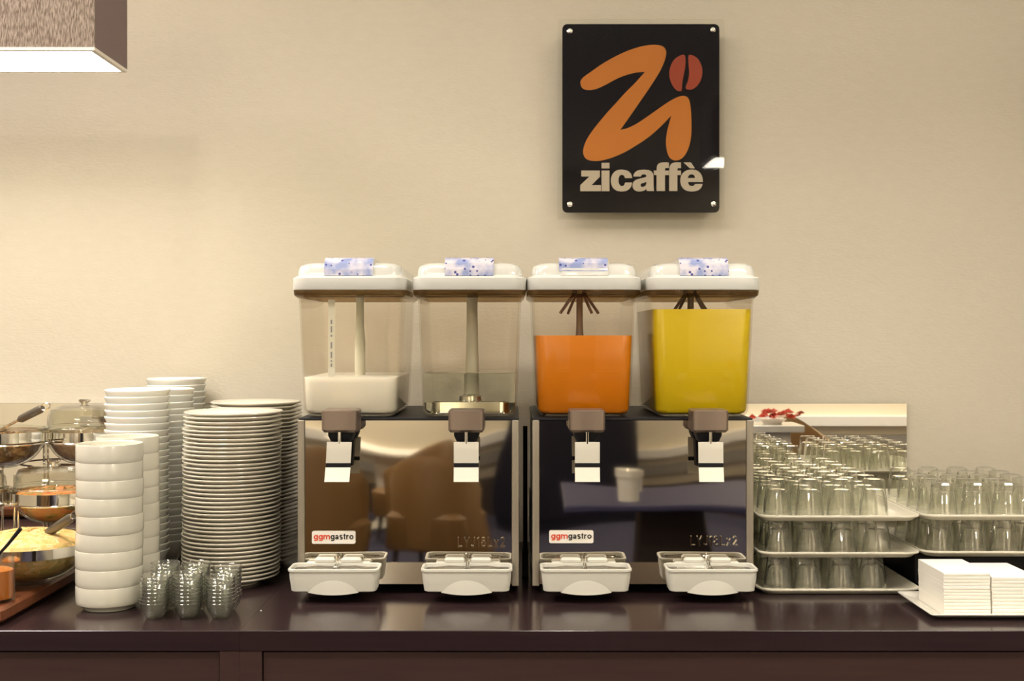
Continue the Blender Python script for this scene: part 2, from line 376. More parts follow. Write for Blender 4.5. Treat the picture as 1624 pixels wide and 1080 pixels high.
def stroke(mb, line, hw, fx, y0, y1, closed=False):
    n = len(line); L = []; Rr = []
    closed = (Vector(line[0])-Vector(line[-1])).length < 1e-4
    if closed: line = line[:-1]; n -= 1
    for i in range(n):
        p = Vector(line[i]); a = Vector(line[(i-1) % n] if closed or i > 0 else line[i]); b = Vector(line[(i+1) % n] if closed or i < n-1 else line[i])
        d1 = (p-a); d2 = (b-p)
        d = (d1.normalized() if d1.length else Vector((0, 0)))+(d2.normalized() if d2.length else Vector((0, 0)))
        d.normalize(); nn = Vector((-d.y, d.x))
        k = hw
        if d1.length and d2.length: k = hw/max(.5, nn.dot(Vector((-d1.normalized().y, d1.normalized().x))))
        L.append(p+nn*k); Rr.append(p-nn*k)
    vs = []
    for p, q in zip(L, Rr):
        for v, y in ((p, y0), (q, y0), (q, y1), (p, y1)):
            x, z = fx(v.x, v.y); vs.append((x, y, z))
    fs = []
    m = n if closed else n-1
    for i in range(m):
        a, b = 4*i, 4*((i+1) % n)
        for k in range(4): fs.append((a+k, a+(k+1) % 4, b+(k+1) % 4, b+k))
    if not closed: fs += [(0, 1, 2, 3), (4*(n-1)+3, 4*(n-1)+2, 4*(n-1)+1, 4*(n-1))]
    mb.add(vs, fs)
def text_mb(s, x0, x1, zb, xh, yf, depth, h=.10, gap=.16):
    """letters between x0 and x1, baseline zb, x-height xh"""
    m = MB(); w = sum(glyph(c, h)[0] for c in s)+gap*(len(s)-1); k = (x1-x0)/w; x = 0; j = 0
    for c in s:
        a, lines = glyph(c, h)
        for ln in lines:
            j += 1; e = .00002*(j % 3)
            stroke(m, ln, h, lambda u, v, x=x: (x0+(x+u)*k, zb+v*xh), yf-e, yf+depth)
        x += a+gap
    return m

# ------------------------------------------------------------------ wall sign
def smooth_loop(pts, sharp=(), sub=3):
    n = len(pts); out = []
    for i in range(n):
        p0, p1, p2, p3 = [Vector(pts[(i+k-1) % n]) for k in range(4)]
        if i in sharp: p0 = p1
        if (i+1) % n in sharp: p3 = p2
        for k in range(sub):
            t = k/sub
            out.append(tuple(.5*((2*p1)+(p2-p0)*t+(2*p0-5*p1+4*p2-p3)*t*t+(3*p1-p0-3*p2+p3)*t*t*t)))
    return out
DS = WALL-.05
def sgn(zx, zy, D=DS): return (WX(870+zx/3.177, D), WZ(20+zy/3.177, D))
sc0 = sgn(465, 1000)
sign = empty('wall_sign', (0, 0, 0), 'black square coffee sign with orange lettering on beige wall', 'sign')
def rrect_xz(x0, x1, z0, z1, r): return [(x, z) for x, z, _ in rr((x0+x1)/2, (z0+z1)/2, (x1-x0)/2, (z1-z0)/2, r, 0, 5)]
MB().prism(rrect_xz(WX(884.5, DS), WX(1148, DS), WZ(348.5, DS), WZ(31, DS), .003), DS-.004, DS-.0005).build('clear_sheet', M['acrylic'], sign, smooth=False)
bp = MB().prism(rrect_xz(WX(892, DS), WX(1141, DS), WZ(337, DS), WZ(38, DS), .011), DS+.001, DS+.004).build('black_panel', M['signblack'], sign, smooth=False)
Z = [(160,352),(166,336),(182,320),(215,297),(260,265),(310,235),(360,209),(410,188),(460,172),(510,163),(550,163),(577,171),(591,190),(592,213),(583,247),(563,292),(533,342),(498,395),(460,450),(420,508),(387,555),(361,591),(400,581),(450,556),(510,515),(560,480),(600,452),(640,430),(668,420),(690,421),(705,433),(713,457),(718,500),(720,550),(720,600),(716,640),(706,680),(690,714),(668,737),(640,745),(615,735),(600,710),(593,675),(592,640),(597,600),(607,560),(619,517),(590,549),(550,588),(500,630),(440,670),(380,705),(310,734),(250,747),(210,745),(188,735),(176,715),(175,690),(185,655),(205,618),(240,570),(290,510),(340,455),(390,400),(440,350),(486,298),(440,302),(390,315),(340,335),(290,362),(250,381),(215,390),(185,388),(167,376)]
sharp = {Z.index((361,591)), Z.index((619,517)), Z.index((486,298))}
def flat(pts, y0, y1, name, m, parent):
    return MB().prism([sgn(a, b) for a, b in pts], y0, y1).build(name, m, parent, smooth=False)
flat(smooth_loop(Z, sharp), DS+.0002, DS+.001, 'logo_stroke', M['logo'], bp)
flat(smooth_loop([(686,214),(655,220),(628,243),(611,283),(609,322),(622,362),(642,389),(662,396),(672,388),(674,350),(683,305),(690,262)]), DS+.0002, DS+.001, 'coffee_bean', M['bean'], bp)
flat(smooth_loop([(707,214),(740,222),(764,250),(775,290),(770,332),(750,368),(722,387),(698,386),(691,374),(702,345),(709,308),(706,262)]), DS+.0002, DS+.001, 'coffee_bean', M['bean'], bp)
LOOPS = [
 [(88,188),(305,188),(305,262),(208,358),(318,358),(318,430),(75,430),(75,360),(182,258),(88,258)],
 [(325,188),(418,188),(418,430),(325,430)], [(325,97),(418,97),(418,163),(325,163)],
 [(685,276),(672,228),(648,200),(610,183),(560,175),(515,181),(478,200),(450,235),(436,275),(434,320),(444,365),(468,402),(505,426),(560,434),(612,428),(650,405),(675,370),(683,328),(600,328),(592,355),(578,368),(560,371),(540,360),(527,335),(523,303),(528,268),(541,245),(560,236),(582,243),(594,258),(600,276)],
 [(697,258),(703,228),(722,202),(755,184),(820,176),(878,182),(912,200),(929,225),(934,260),(934,370),(940,428),(856,428),(850,405),(820,425),(775,434),(735,430),(706,413),(690,385),(688,350),(700,318),(730,294),(800,275),(838,266),(850,254),(848,242),(835,234),(815,232),(795,238),(785,258)],
 [(850,320),(820,332),(790,340),(780,358),(790,376),(812,380),(838,366),(850,345)],
 [(970,428),(1068,428),(1068,240),(1114,240),(1114,188),(1068,188),(1068,170),(1074,160),(1088,157),(1113,158),(1113,95),(1080,91),(1040,91),(1005,100),(984,116),(973,140),(970,188),(937,188),(937,240),(970,240)],
 [(1117,428),(1213,428),(1213,240),(1255,240),(1255,188),(1213,188),(1214,168),(1222,159),(1255,160),(1255,93),(1195,90),(1160,98),(1134,116),(1121,145),(1117,188)],
 [(1512,322),(1338,322),(1343,345),(1355,362),(1378,371),(1403,366),(1420,345),(1508,345),(1497,382),(1470,412),(1430,429),(1380,434),(1328,427),(1287,405),(1258,368),(1247,320),(1249,275),(1263,234),(1290,203),(1330,182),(1380,175),(1428,181),(1468,203),(1496,238),(1509,280)],
 [(1335,275),(1420,275),(1414,250),(1400,236),(1378,232),(1355,238),(1341,254)],
 [(1285,92),(1372,92),(1418,162),(1360,162)]]
def outline_mb(loops, y0, y1):
    cu = bpy.data.curves.new('t', 'CURVE'); cu.dimensions = '2D'; cu.fill_mode = 'BOTH'; cu.extrude = .1
    for lp in loops:
        sp = cu.splines.new('POLY'); sp.points.add(len(lp)-1); sp.use_cyclic_u = True
        for p, (a, b) in zip(sp.points, lp): p.co = (a, b, 0, 1)
    o = bpy.data.objects.new('t', cu); C.objects.link(o); bpy.context.view_layer.update()
    me = bpy.data.meshes.new_from_object(o.evaluated_get(bpy.context.evaluated_depsgraph_get()))
    vs = [(v.co.x, y0 if v.co.z > 0 else y1, v.co.y) for v in me.vertices]; fs = [tuple(p.vertices) for p in me.polygons]
    bpy.data.objects.remove(o); bpy.data.curves.remove(cu); bpy.data.meshes.remove(me)
    return MB().add(vs, fs)
outline_mb([[(WX(910+a/7.382, DS), WZ(245+b/7.382, DS)) for a, b in lp] for lp in LOOPS], DS+.0001, DS+.0009).build('lettering', M['signwhite'], bp, smooth=False)
for (px, py) in ((903.5,50.5),(1130,48.5),(903.5,324.5),(1131,324)):
    s = MB().lathe([(0,-.003),(.0035,-.003),(.0062,-.0015),(.0065,0),(.0065,.004),(.004,.0045),(.004,.049)], 16)
    s.xform(Matrix.Rotation(-PI/2, 4, 'X')); s.v = [(x, y, z) for x, y, z in s.v]
    s.build('screw', M['chrome'], sign, loc=(WX(px, DS), DS-.0045, WZ(py, DS)))

# ------------------------------------------------------------------ mirror panels behind the counter things
def mirror(x0, x1, label):
    t = empty('mirror_panel', ((x0+x1)/2, WALL-.012, CZ), label, 'mirror'); h = (x1-x0)/2; H = WZ(640, WALL-.016)-CZ
    MB().box(-h, h, 0, .008, 0.001, H).build('backing', M['black'], t, smooth=False)
    MB().box(-h, h, -.004, 0, 0.001, H).build('mirror_face', M['mirror2'], t, smooth=False)
mirror(.33, WX(1438, WALL-.016), 'low frameless mirror on the wall behind the upturned glasses')
mirror(-1.75, -.62, 'low frameless mirror on the wall behind the bowl stacks')

# ------------------------------------------------------------------ drink dispensers
DB = 2.235; SB = F/DB
def dispenser(cx, fill, label, gx):
    t = empty('drink_dispenser', (cx, DB, CZ), label, 'drink dispenser')
    hw = .2065; zb = .0168; zt = .3285; dp = .385
    # housing
    MB().bbox(-hw+.002, hw-.002, .006, dp, zb, zt-.004, .003).build('housing', M['housing'], t)
    MB().loft([rr(0, dp/2+.002, hw, dp/2, .006, zt-.0035, 2), rr(0, dp/2+.002, hw, dp/2, .006, zt-.001, 2), rr(0, dp/2+.002, hw-.004, dp/2-.004, .004, zt, 2)]).build('top_cover', M['black'], t)
    for s in (-1, 1):
        MB().bbox(s*hw-(.0135 if s > 0 else 0), s*hw+(.0135 if s < 0 else 0), -.002, .012, zb-.002, zt-.0037, .0015).build('corner_post', M['brushed'], t)
        # vent slots on the sides
        for k in range(8):
            MB().box(s*hw-.001, s*hw+.001, .08+k*.03, .095+k*.03, .06, .16).build('vent_slot', M['black'], t, smooth=False)
    # slightly bulging polished front
    n = 14; vs = []; fs = []
    x0, x1, z0, z1 = -hw+.014, hw-.014, zb+.002, zt-.0045
    for j in range(n+1):
        for i in range(n+1):
            u = i/n; v = j/n
            vs.append((x0+(x1-x0)*u, -.0015*math.sin(PI*u)*math.sin(PI*v)+.001, z0+(z1-z0)*v))
    for j in range(n):
        for i in range(n):
            a = j*(n+1)+i; fs.append((a, a+1, a+n+2, a+n+1))
    b = len(vs); vs += [(x0, .005, z0), (x1, .005, z0), (x1, .005, z1), (x0, .005, z1)]
    bot = list(range(0, n+1)); top = list(range(n*(n+1), (n+1)*(n+1))); lef = [j*(n+1) for j in range(n+1)]; rig = [j*(n+1)+n for j in range(n+1)]
    fs += [tuple(bot+[b+1, b]), tuple(top+[b+2, b+3]), tuple(lef+[b+3, b]), tuple(rig+[b+2, b+1]), (b, b+1, b+2, b+3)]
    MB().add(vs, fs).build('front_panel', M['mirror'], t, ang=40)
    for sx in (-1, 1):
        for yy in (.03, dp-.03):
            MB().lathe([(0,0),(.012,0),(.014,.004),(.014,zb)], 14, (sx*(hw-.03), yy, 0)).build('foot', M['rubber'], t)
    # sticker and model lettering
    lx = gx[0]
    st = MB().prism(rrect_xz(WX(lx[0], DB)-cx, WX(lx[1], DB)-cx, WZ(lx[3], DB)-CZ, WZ(lx[2], DB)-CZ, .003), -.0028, -.0018).build('sticker', M['sticker'], t, smooth=False)
    a, b2 = WX(lx[0]+3, DB)-cx, WX(lx[1]-3, DB)-cx
    mid = a+(b2-a)*.415
    zc = WZ((lx[2]+lx[3])/2, DB)-CZ-.0035
    text_mb('ggm', a, mid-.0004, zc, .0082, -.0032, .0003, h=.13, gap=.12).build('lettering', M['inkred'], st, smooth=False)['label'] = 'red lettering'
    text_mb('gastro', mid+.0006, b2, zc, .0082, -.0032, .0003, h=.13, gap=.12).build('lettering', M['inkblack'], st, smooth=False)['label'] = 'black lettering'
    mx = gx[1]
    z0_ = WZ(mx[3], DB)-CZ
    text_mb('LYJ18Lx2', WX(mx[0], DB)-cx, WX(mx[1], DB)-cx, z0_, (WZ(mx[2], DB)-CZ-z0_)/1.36, -.0040, .0033, h=.10, gap=.30).build('model_lettering', M['chrome'], t, smooth=False)
    for k, sx in enumerate((-1, 1)):
        ox = sx*.1115+fill[k].get('dx', 0)
        tank(t, ox, fill[k]); tap(t, ox+fill[k]['tap'], fill[k].get('tilt', 0)); drip_tray(t, ox+fill[k]['tray'])
    return t

def tank(t, ox, f):
    y0 = .170; zt = .3285; top = .566
    def sec(z, ins=0, flare=0):
        u = (z-zt)/(top-zt); u = max(0, min(1, u))
        hx = .0885+.0095*u-ins+flare; hy = .155+.009*u-ins+flare
        return hx, hy
    def loop(z, ins=0, r=.022, dz=0, flare=0):
        hx, hy = sec(z, ins, flare); return rr(ox, y0, hx, hy, r-ins*.5, z, 5)
    o = []
    for (z, ins) in ((zt+.001, .015), (zt+.0025, .008), (zt+.0065, .0032), (zt+.014, 0)): o.append(loop(z, ins))
    for z in (.42, .50, .550): o.append(loop(z, 0))
    o.append(loop(.558, 0, .024, flare=.007)); o.append(loop(.568, 0, .026, flare=.008))
    inn = [loop(.568, 0, .022, flare=.004), loop(.559, 0, .020, flare=.003), loop(.550, .003), loop(.50, .003), loop(.42, .003), loop(zt+.014, .003), loop(zt+.008, .0062), loop(zt+.005, .012)]
    tk = MB().loft(o+inn).build('tank', M['tank'], t); tk['label'] = f['tank']
    lv = f['level']
    ro = [loop(.5535, .0002, .022, flare=.0012), loop(.5565, .0002, .023, flare=.0062), loop(.5585, 0, .024, flare=.0078), loop(.5675, 0, .026, flare=.0088)]
    ri = [loop(.5675, 0, .026, flare=.0082), loop(.5585, 0, .024, flare=.0072), loop(.5565, .0002, .023, flare=.0056), loop(.5535, .0002, .022, flare=.0006)]
    MB().loft(ro+ri, closed=True).build('tank_rim', M['smoke'], tk)
    if f['kind'] == 'water':
        MB().loft([rr(ox, y0, .066, .11, .012, zt+.0095, 4), rr(ox, y0, .070, .115, .014, zt+.012, 4), rr(ox, y0, .070, .115, .014, zt+.029, 4), rr(ox, y0, .066, .110, .012, zt+.0315, 4)]).build('added_base_plate', M['chrome'], tk)  # chrome block added to give dark and bright bands through the water
        MB().lathe([(0, 0), (.022, 0), (.022, .008), (.012, .012), (0, .012)], 24, (ox, y0-.085, zt+.032)).build('pump_cap', M['chrome'], tk)
    g = .0036
    secs = [loop(zt+.0056, .0135), loop(zt+.0086, .0068), loop(zt+.0145, g), loop(min(.42, lv-.01), g)]
    if lv > .43: secs.append(loop(.43, g))
    if f['kind'] == 'water': secs += [loop(lv-.002, g), loop(lv-.0004, g), loop(lv, g+.001)]
    else: secs += [loop(lv-.001, g), loop(lv, g+.0005)]
    MB().loft(secs).build(f['liq'], M[f['kind']], tk)
    # lid
    def L(z, ins, r=.03): return rr(ox, y0+.002, .1073-ins, .178-ins, r-ins*.3, z, 6)
    ld = MB().loft([L(.569, .004), L(.568, .001), L(.570, 0), L(.590, 0), L(.592, .0015), L(.5935, .006), L(.596, .0085), L(.606, .0095), L(.613, .0125), L(.6175, .020), L(.6195, .032), L(.620, .05)]).build('lid', M['lid'], t)
    # raised grip
    hx = .0455
    prof = [(-.171, .594), (-.1700, .606), (-.166, .6175), (-.158, .6255), (-.146, .6285), (.13, .6285), (.15, .622), (.157, .60), (.157, .594)]
    secs = []
    for x in (-hx, -hx+.003, hx-.003, hx):
        e = .0025 if abs(x) == hx else 0
        secs.append([(ox+x, y0+y*(1-.01*(e > 0)), z-e) for y, z in prof])
    MB().loft(secs).build('grip', M['lid'], ld)
    dx = f.get('ldx', 0)
    lp = [(-.1716, .5945), (-.1706, .606), (-.1667, .6178), (-.1585, .6262), (-.147, .6292)] if f.get('drape', 1) else [(-.1706, .603), (-.1667, .6178), (-.1585, .6262), (-.147, .6292)]
    secs = []
    for x in (-.0455, .0455):
        secs.append([(ox+dx+x, y0+y, z) for y, z in lp]+[(ox+dx+x, y0+y+.0004, z-.0006) for y, z in reversed(lp)])
    lb = MB().loft(secs).build('label_sticker', M['label'], ld, smooth=False); lb['label'] = 'blue drop patterned sticker'
    # centre tube
    zs = zt+(.0325 if f['kind'] == 'water' else .010)
    r = f.get('r', .0085)
    tb = MB().lathe([(0, zs), (r*1.25, zs), (r*1.25, .47) if f['kind'] != 'water' else (r, .47), (r*.95, .50), (r*.9, .566), (0, .566)], 18, (ox, y0, 0)).build('centre_tube', M['tubeplastic'] if not f.get('strut') else M['strut'], tk)
    if f.get('strut'):
        for a in range(4):
            an = a*PI/2+.5
            MB().tube([(ox+.012*math.cos(an), y0+.012*math.sin(an), .567), (ox+.045*math.cos(an), y0+.045*math.sin(an), .527)], .0030, 6).build('strut', M['strut'], tk)
    if f.get('strip'):
        q = MB().box(ox-.0405, ox-.0275, y0-.1555, y0-.1545, .405, .55).build('level_strip', M['tubeplastic'], tk, smooth=False)
        mk = MB()
        for k, (a, b) in enumerate(((.424,.430),(.433,.436),(.440,.452),(.458,.470),(.480,.484),(.488,.500),(.504,.512))):
            mk.box(ox-.0355, ox-.0325, y0-.1559, y0-.1555, a, b)
        mk.build('scale_marks', M['inkgrey'], tk, smooth=False)

def tap(t, ox, tilt):
    z1, z0 = .3475, .3065
    b = MB().loft([rr(ox, -.0345, .029, .026, .005, z0, 4), rr(ox, -.0345, .0325, .0325, .007, z0+.005, 4), rr(ox, -.0345, .0325, .0325, .006, z1-.002, 4), rr(ox, -.0345, .030, .030, .005, z1, 4)])
    tp = b.build('tap', M['tap'], t)
    MB().loft([rr(ox, -.030, .0185, .020, .006, .289, 3), rr(ox, -.030, .023, .024, .006, .300, 3), rr(ox, -.030, .023, .024, .006, z0+.001, 3)]).build('nozzle', M['black'], tp)
    MB().tube([(ox, -.062, z0+.001), (ox, -.062, .286)], .0032, 10).build('pin', M['chrome'], tp)
    st = len(MB().v)
    zt, zm1, zm0, zb = .2895, .2515, .2435, .218
    dx = tilt
    def lev(x0, x1, pts, name, m):
        a = MB(); n = len(pts)
        secs = []
        for x in (x0, x1):
            secs.append([(ox+x+dx*(zt-z)/(zt-zb), y-.001, z) for y, z in pts]+[(ox+x+dx*(zt-z)/(zt-zb), y+.001, z) for y, z in reversed(pts)])
        return a.loft(secs).build(name, m, tp, smooth=False)
    lev(-.0225, .0225, [(-.064, zt), (-.064, zt-.012), (-.063, zm1)], 'lever_plate', M['lever'])
    lev(-.0225, .0225, [(-.063, zm1-.0003), (-.0625, zm0+.0003)], 'lever_band', M['black'])
    lev(-.0225, .0225, [(-.063, zm0), (-.067, zb+.006), (-.0685, zb)], 'lever_plate', M['lever'])
    MB().loft([rr(ox+dx*.5, -.047, .011, .014, .004, .236, 3), rr(ox, -.047, .013, .0148, .004, .289, 3)]).build('valve_body', M['black'], tp)

def drip_tray(t, ox):
    zr = .0625; zb = .020
    yc = -.0505; hy = .0335
    def R(ins, z, r=.012): return rr(ox, yc, .0825-ins, hy-ins, r, z, 4)
    secs = [R(.0085, zb), R(.0055, zb+.002), R(.0025, .045), R(.002, zr-.005), R(0, zr-.0045), R(0, zr-.001), R(.001, zr), R(.0035, zr), R(.0045, zr-.001), R(.006, .045), R(.009, zb+.006), R(.014, zb+.005)]
    tr = MB().loft(secs).build('drip_tray', M['plastic'], t)
    # narrower neck that hooks on to the machine
    MB().bbox(ox-.060, ox+.060, -.0165, -.0022, zb+.012, zr, .002).build('neck', M['plastic'], tr)
    for s in (-1, 1):
        MB().bbox(ox+s*.0245-.0190, ox+s*.0245+.0190, -.0215, -.006, zr-.002, zr+.0085, .003).build('hook_block', M['plastic'], tr)
    MB().tube([(ox-.002, -.060, zr-.003), (ox-.002, -.030, zr-.001), (ox-.004, -.012, zr+.011)], .0012, 6).tube([(ox+.002, -.060, zr-.003), (ox+.002, -.030, zr-.001), (ox+.003, -.012, zr+.011)], .0012, 6).build('wire_clip', M['chrome'], tr)
    g = MB().box(ox-.0755, ox+.0755, yc-hy+.006, yc+hy-.005, zr-.0085, zr-.0070)
    g.build('drip_grill', M['grill'], tr, smooth=False)
    for k in range(4):
        y = yc-hy+.013+k*.0125
        for s in (-1, 1):
            MB().tube([(ox+s*.004, y+.002, zr-.0055), (ox+s*.035, y, zr-.0040), (ox+s*(.066-.006*(k % 2)), y-.003, zr-.0060)], .0016, 6).build('grill_bar', M['chrome'], tr)
    # smooth finger pull on the front, bulging below the tray
    pts = []; n = 16
    secs = []
    for j in range(6):
        v = j/5
        row = []
        for i in range(n+1):
            u = -1+2*i/n
            zt_ = .0215+.031*max(0, 1-u*u)**.75
            z = zb-.0005-.0035*(1-u*u)+(zt_-zb)*v
            yy = yc-hy+.0065-(z-zb)*.075-.006*(1-u*u)*(1-v)**.8-.0004
            row.append((ox+u*.0455, yy, z))
        secs.append(row)
    vs = [p for r in secs for p in r]; m = n+1; fs = []
    for j in range(5):
        for i in range(n): fs.append((j*m+i, j*m+i+1, (j+1)*m+i+1, (j+1)*m+i))
    k0 = len(vs); vs += [(x, y+.006, z+.0008) for x, y, z in vs]
    fs += [tuple(k0+a for a in reversed(f_)) for f_ in fs]
    border = [i for i in range(m)]+[j*m+n for j in range(1, 6)]+[5*m+i for i in range(n-1, -1, -1)]+[j*m for j in range(4, 0, -1)]
    for a, b in zip(border, border[1:]+border[:1]): fs.append((a, k0+a, k0+b, b))
    MB().add(vs, fs).build('finger_pull', M['plastic'], tr)

c1 = WX(647.5, DB); c2 = WX(1019.5, DB)
dispenser(c1, [
    dict(kind='milk', liq='milk', level=.4035, tank='tank a quarter full of white milk', tap=-.0078, tilt=-.004, tray=-.0170, strip=1, r=.0085),
    dict(kind='water', liq='water', level=.4115, tank='tank a quarter full of clear water', tap=-.0030, tray=-.0018, r=.012, dx=.002)],
    'steel drink dispenser with milk and water tanks, left of two', [(495, 564, 842, 862), (726, 801, 852, 868)])
dispenser(c2, [
    dict(kind='orange', liq='orange_juice', level=.4826, tank='tank half full of orange juice', tap=.001, tray=-.0020, strut=1, drape=0, ldx=-.002, r=.007, dx=.003),
    dict(kind='yellow', liq='yellow_juice', level=.532, tank='tank nearly full of yellow juice', tap=.0015, tray=.0030, strut=1, r=.007, dx=.003, tilt=.001)],
    'steel drink dispenser with orange and yellow juice tanks, right of two', [(871, 941, 841, 861), (1095, 1170, 850, 866)])
# cable and pipe in the gap between the dispensers
MB().tube([(WX(833, 2.42), 2.42, CZ+.05), (WX(833, 2.42), 2.42, CZ+.30)], .0045, 8).build('steel_pipe', M['chrome'])
tag(bpy.data.objects['steel_pipe'], 'thin upright steel pipe in the gap between the dispensers', 'pipe')
MB().bbox(-.006, .006, -.03, .03, 0, .052, .003).build('cable_box', M['black'], loc=(WX(833, 2.42), 2.42, CZ))
tag(bpy.data.objects['cable_box'], 'small black box on the counter in the gap between dispensers', 'box')

# ------------------------------------------------------------------ stacked crockery
def stack(name, mesh_mb, m, x, y, n, pitch, lab, cat, group, jit=.0008, lean=(0, 0), tilt=0, seg=None):
    """lab(i, n) -> label"""
    first = None
    for i in range(n):
        if first is None: o = first = mesh_mb.build(name, m, ang=30)
        else: o = first.copy(); C.objects.link(o)
        o.location = (x+lean[0]*i/n+random.uniform(-jit, jit), y+lean[1]*i/n+random.uniform(-jit, jit), CZ+.0004+i*pitch)
        o.rotation_euler = (random.uniform(-tilt, tilt), random.uniform(-tilt, tilt), random.uniform(0, 6.28))
        tag(o, lab(i, n), cat, group)
def lab_std(kind, where):
    def f(i, n):
        k = n-1-i
        if k == 0: return f'{kind} on top of {where}'
        if i == 0: return f'{kind} at the very bottom of {where}'
        if k < 21: return f'{kind}, {ORD[k]} from the top of {where}'
        if i < 21: return f'{kind}, {ORD[i]} from the bottom of {where}'
        return f'{kind} in the middle of {where}'
    return f
def soup_bowl():
    return MB().lathe([(0,.0012),(.040,.0012),(.041,0),(.044,.0005),(.0455,.003),(.050,.0070),(.0545,.0092),(.0564,.0106),(.0572,.0125),(.0576,.018),(.0576,.0405),(.0570,.0422),(.0555,.0425),(.0545,.041),(.0540,.020),(.052,.0155),(.046,.012),(0,.0112)], 48)
stack('soup_bowl', soup_bowl(), M['ceramic'], -.7150, 2.13, 9, .0311, lab_std('straight-sided white bowl', 'the front left stack'), 'bowl', 'straight-sided white bowls in the front stack', .0010)
stack('soup_bowl', soup_bowl(), M['ceramic'], -.7250, 2.262, 9, .0313, lab_std('straight-sided white bowl', 'the half-hidden second stack'), 'bowl', 'straight-sided white bowls in the second stack', .0010)
def salad_bowl_mb(R=.067):
    k = R/.067
    return MB().lathe([(0,.002),(.028,.002),(.029,0),(.032,0),(.034,.004),(.046*k,.013),(.058*k,.028),(.0645*k,.044),(.0668*k,.0475),(.0670*k,.050),(.0655*k,.051),(.0640*k,.049),(.0560*k,.030),(.044*k,.016),(.030,.0085),(0,.0075)], 48)
stack('cereal_bowl', salad_bowl_mb(.064), M['bowlwhite'], -.760, 2.425, 25, .01345, lab_std('thin white nested bowl', 'the tall front bowl column'), 'bowl', 'nested white bowls in the tall front column', .0006, (.002, 0), .012)
stack('cereal_bowl', salad_bowl_mb(.065), M['bowlwhite'], -.750, 2.567, 25, .01325, lab_std('thin white nested bowl', 'the tall column second from front'), 'bowl', 'nested white bowls in the second tall column', .0006, (.003, 0), .012)
stack('cereal_bowl', salad_bowl_mb(.066), M['bowlwhite'], -.762, 2.708, 25, .01395, lab_std('thin white nested bowl', 'the rear column beside the wall'), 'bowl', 'nested white bowls in the rear column', .0006, (.003, 0), .008)
def plate_mb():
    return MB().lathe([(0,.0022),(.052,.0022),(.053,0),(.056,0),(.058,.003),(.072,.0075),(.0938,.0155),(.0948,.0172),(.0944,.0188),(.0930,.0190),(.071,.0112),(.057,.0068),(0,.0062)], 64)
stack('dinner_plate', plate_mb(), M['plate'], -.550, 2.345, 41, .0079, lab_std('white round plate', 'the nearer plate stack'), 'plate', 'white plates in the nearer stack', .0014, (.004, 0), .006)
stack('dinner_plate', plate_mb(), M['plate'], -.5440, 2.542, 42, .0079, lab_std('white round plate', 'the rear plate stack'), 'plate', 'white plates in the rear stack', .0014, (.002, 0), .006)

# small nested glass dishes
dish = MB().lathe([(0,.0012),(.0115,.0008),(.0125,0),(.0138,.001),(.0175,.0065),(.0215,.0130),(.0236,.0200),(.0250,.0262),(.0256,.0272),(.0250,.0280),(.0240,.0272),(.0224,.0205),(.0202,.0140),(.0162,.0078),(.0120,.0030),(0,.0028)], 28)
for (bx, by, D, n, wh) in ((246, 983, 2.050, 8, 'front row left stack'), (298.5, 983, 2.050, 9, 'front row middle stack'), (350, 983, 2.050, 8, 'front row right stack'),
                           (262, 0, 2.106, 10, 'rear row left stack'), (311, 0, 2.106, 10, 'rear row middle stack'), (360, 0, 2.108, 9, 'rear row right stack')):
    def lf(i, n, wh=wh): return lab_std('small ribbed glass dish', 'the '+wh)(i, n).replace('ribbed ', '')
    stack('glass_dish', dish, M['dish'], WX(bx, D), D, n, .0062, lf, 'glass dish', 'small glass dishes in the '+wh, .0005, (0, 0), .02)

# ------------------------------------------------------------------ glass trays and tumblers
def tray_mb(hx, hy):
    def R(ins, z, r=.03): return rr(0, 0, hx-ins, hy-ins, max(.004, r-ins*.6), z, 6)
    return MB().loft([R(.020, 0), R(.012, .0008), R(.006, .006), R(.0005, .0085), R(0, .0098), R(.0005, .0118), R(.003, .0125), R(.0045, .0115), R(.009, .0080), R(.014, .0036), R(.022, .003)])
def tumbler_mb(h, rb=.0275, rt=.0205):
    def rf(t, z):      # nine flat facets on the closed half
        k = max(0, min(1, (z-h*.45)/(h*.2)))
        a = (t % (2*PI/9))-PI/9
        return 1-k*(1-math.cos(PI/9)/math.cos(a))*1.0
    m = MB()
    m.lathe([(0,h-.001),(rt*.70,h-.001),(rt*.76,h),(rt*.90,h-.0008),(rt,h-.004),(rt+(rb-rt)*.35,h*.62),(rt+(rb-rt)*.62,h*.40),(rb-.0006,h*.08),(rb,.001),(rb-.0006,0),(rb-.0016,.0003),(rb-.0020,.002),(rb-.0030,h*.2),(rt+(rb-rt)*.5-.0028,h*.45),(rt-.0014,h*.66),(rt*.74,h*.73),(0,h*.745)], 36, rf=rf)
    return m
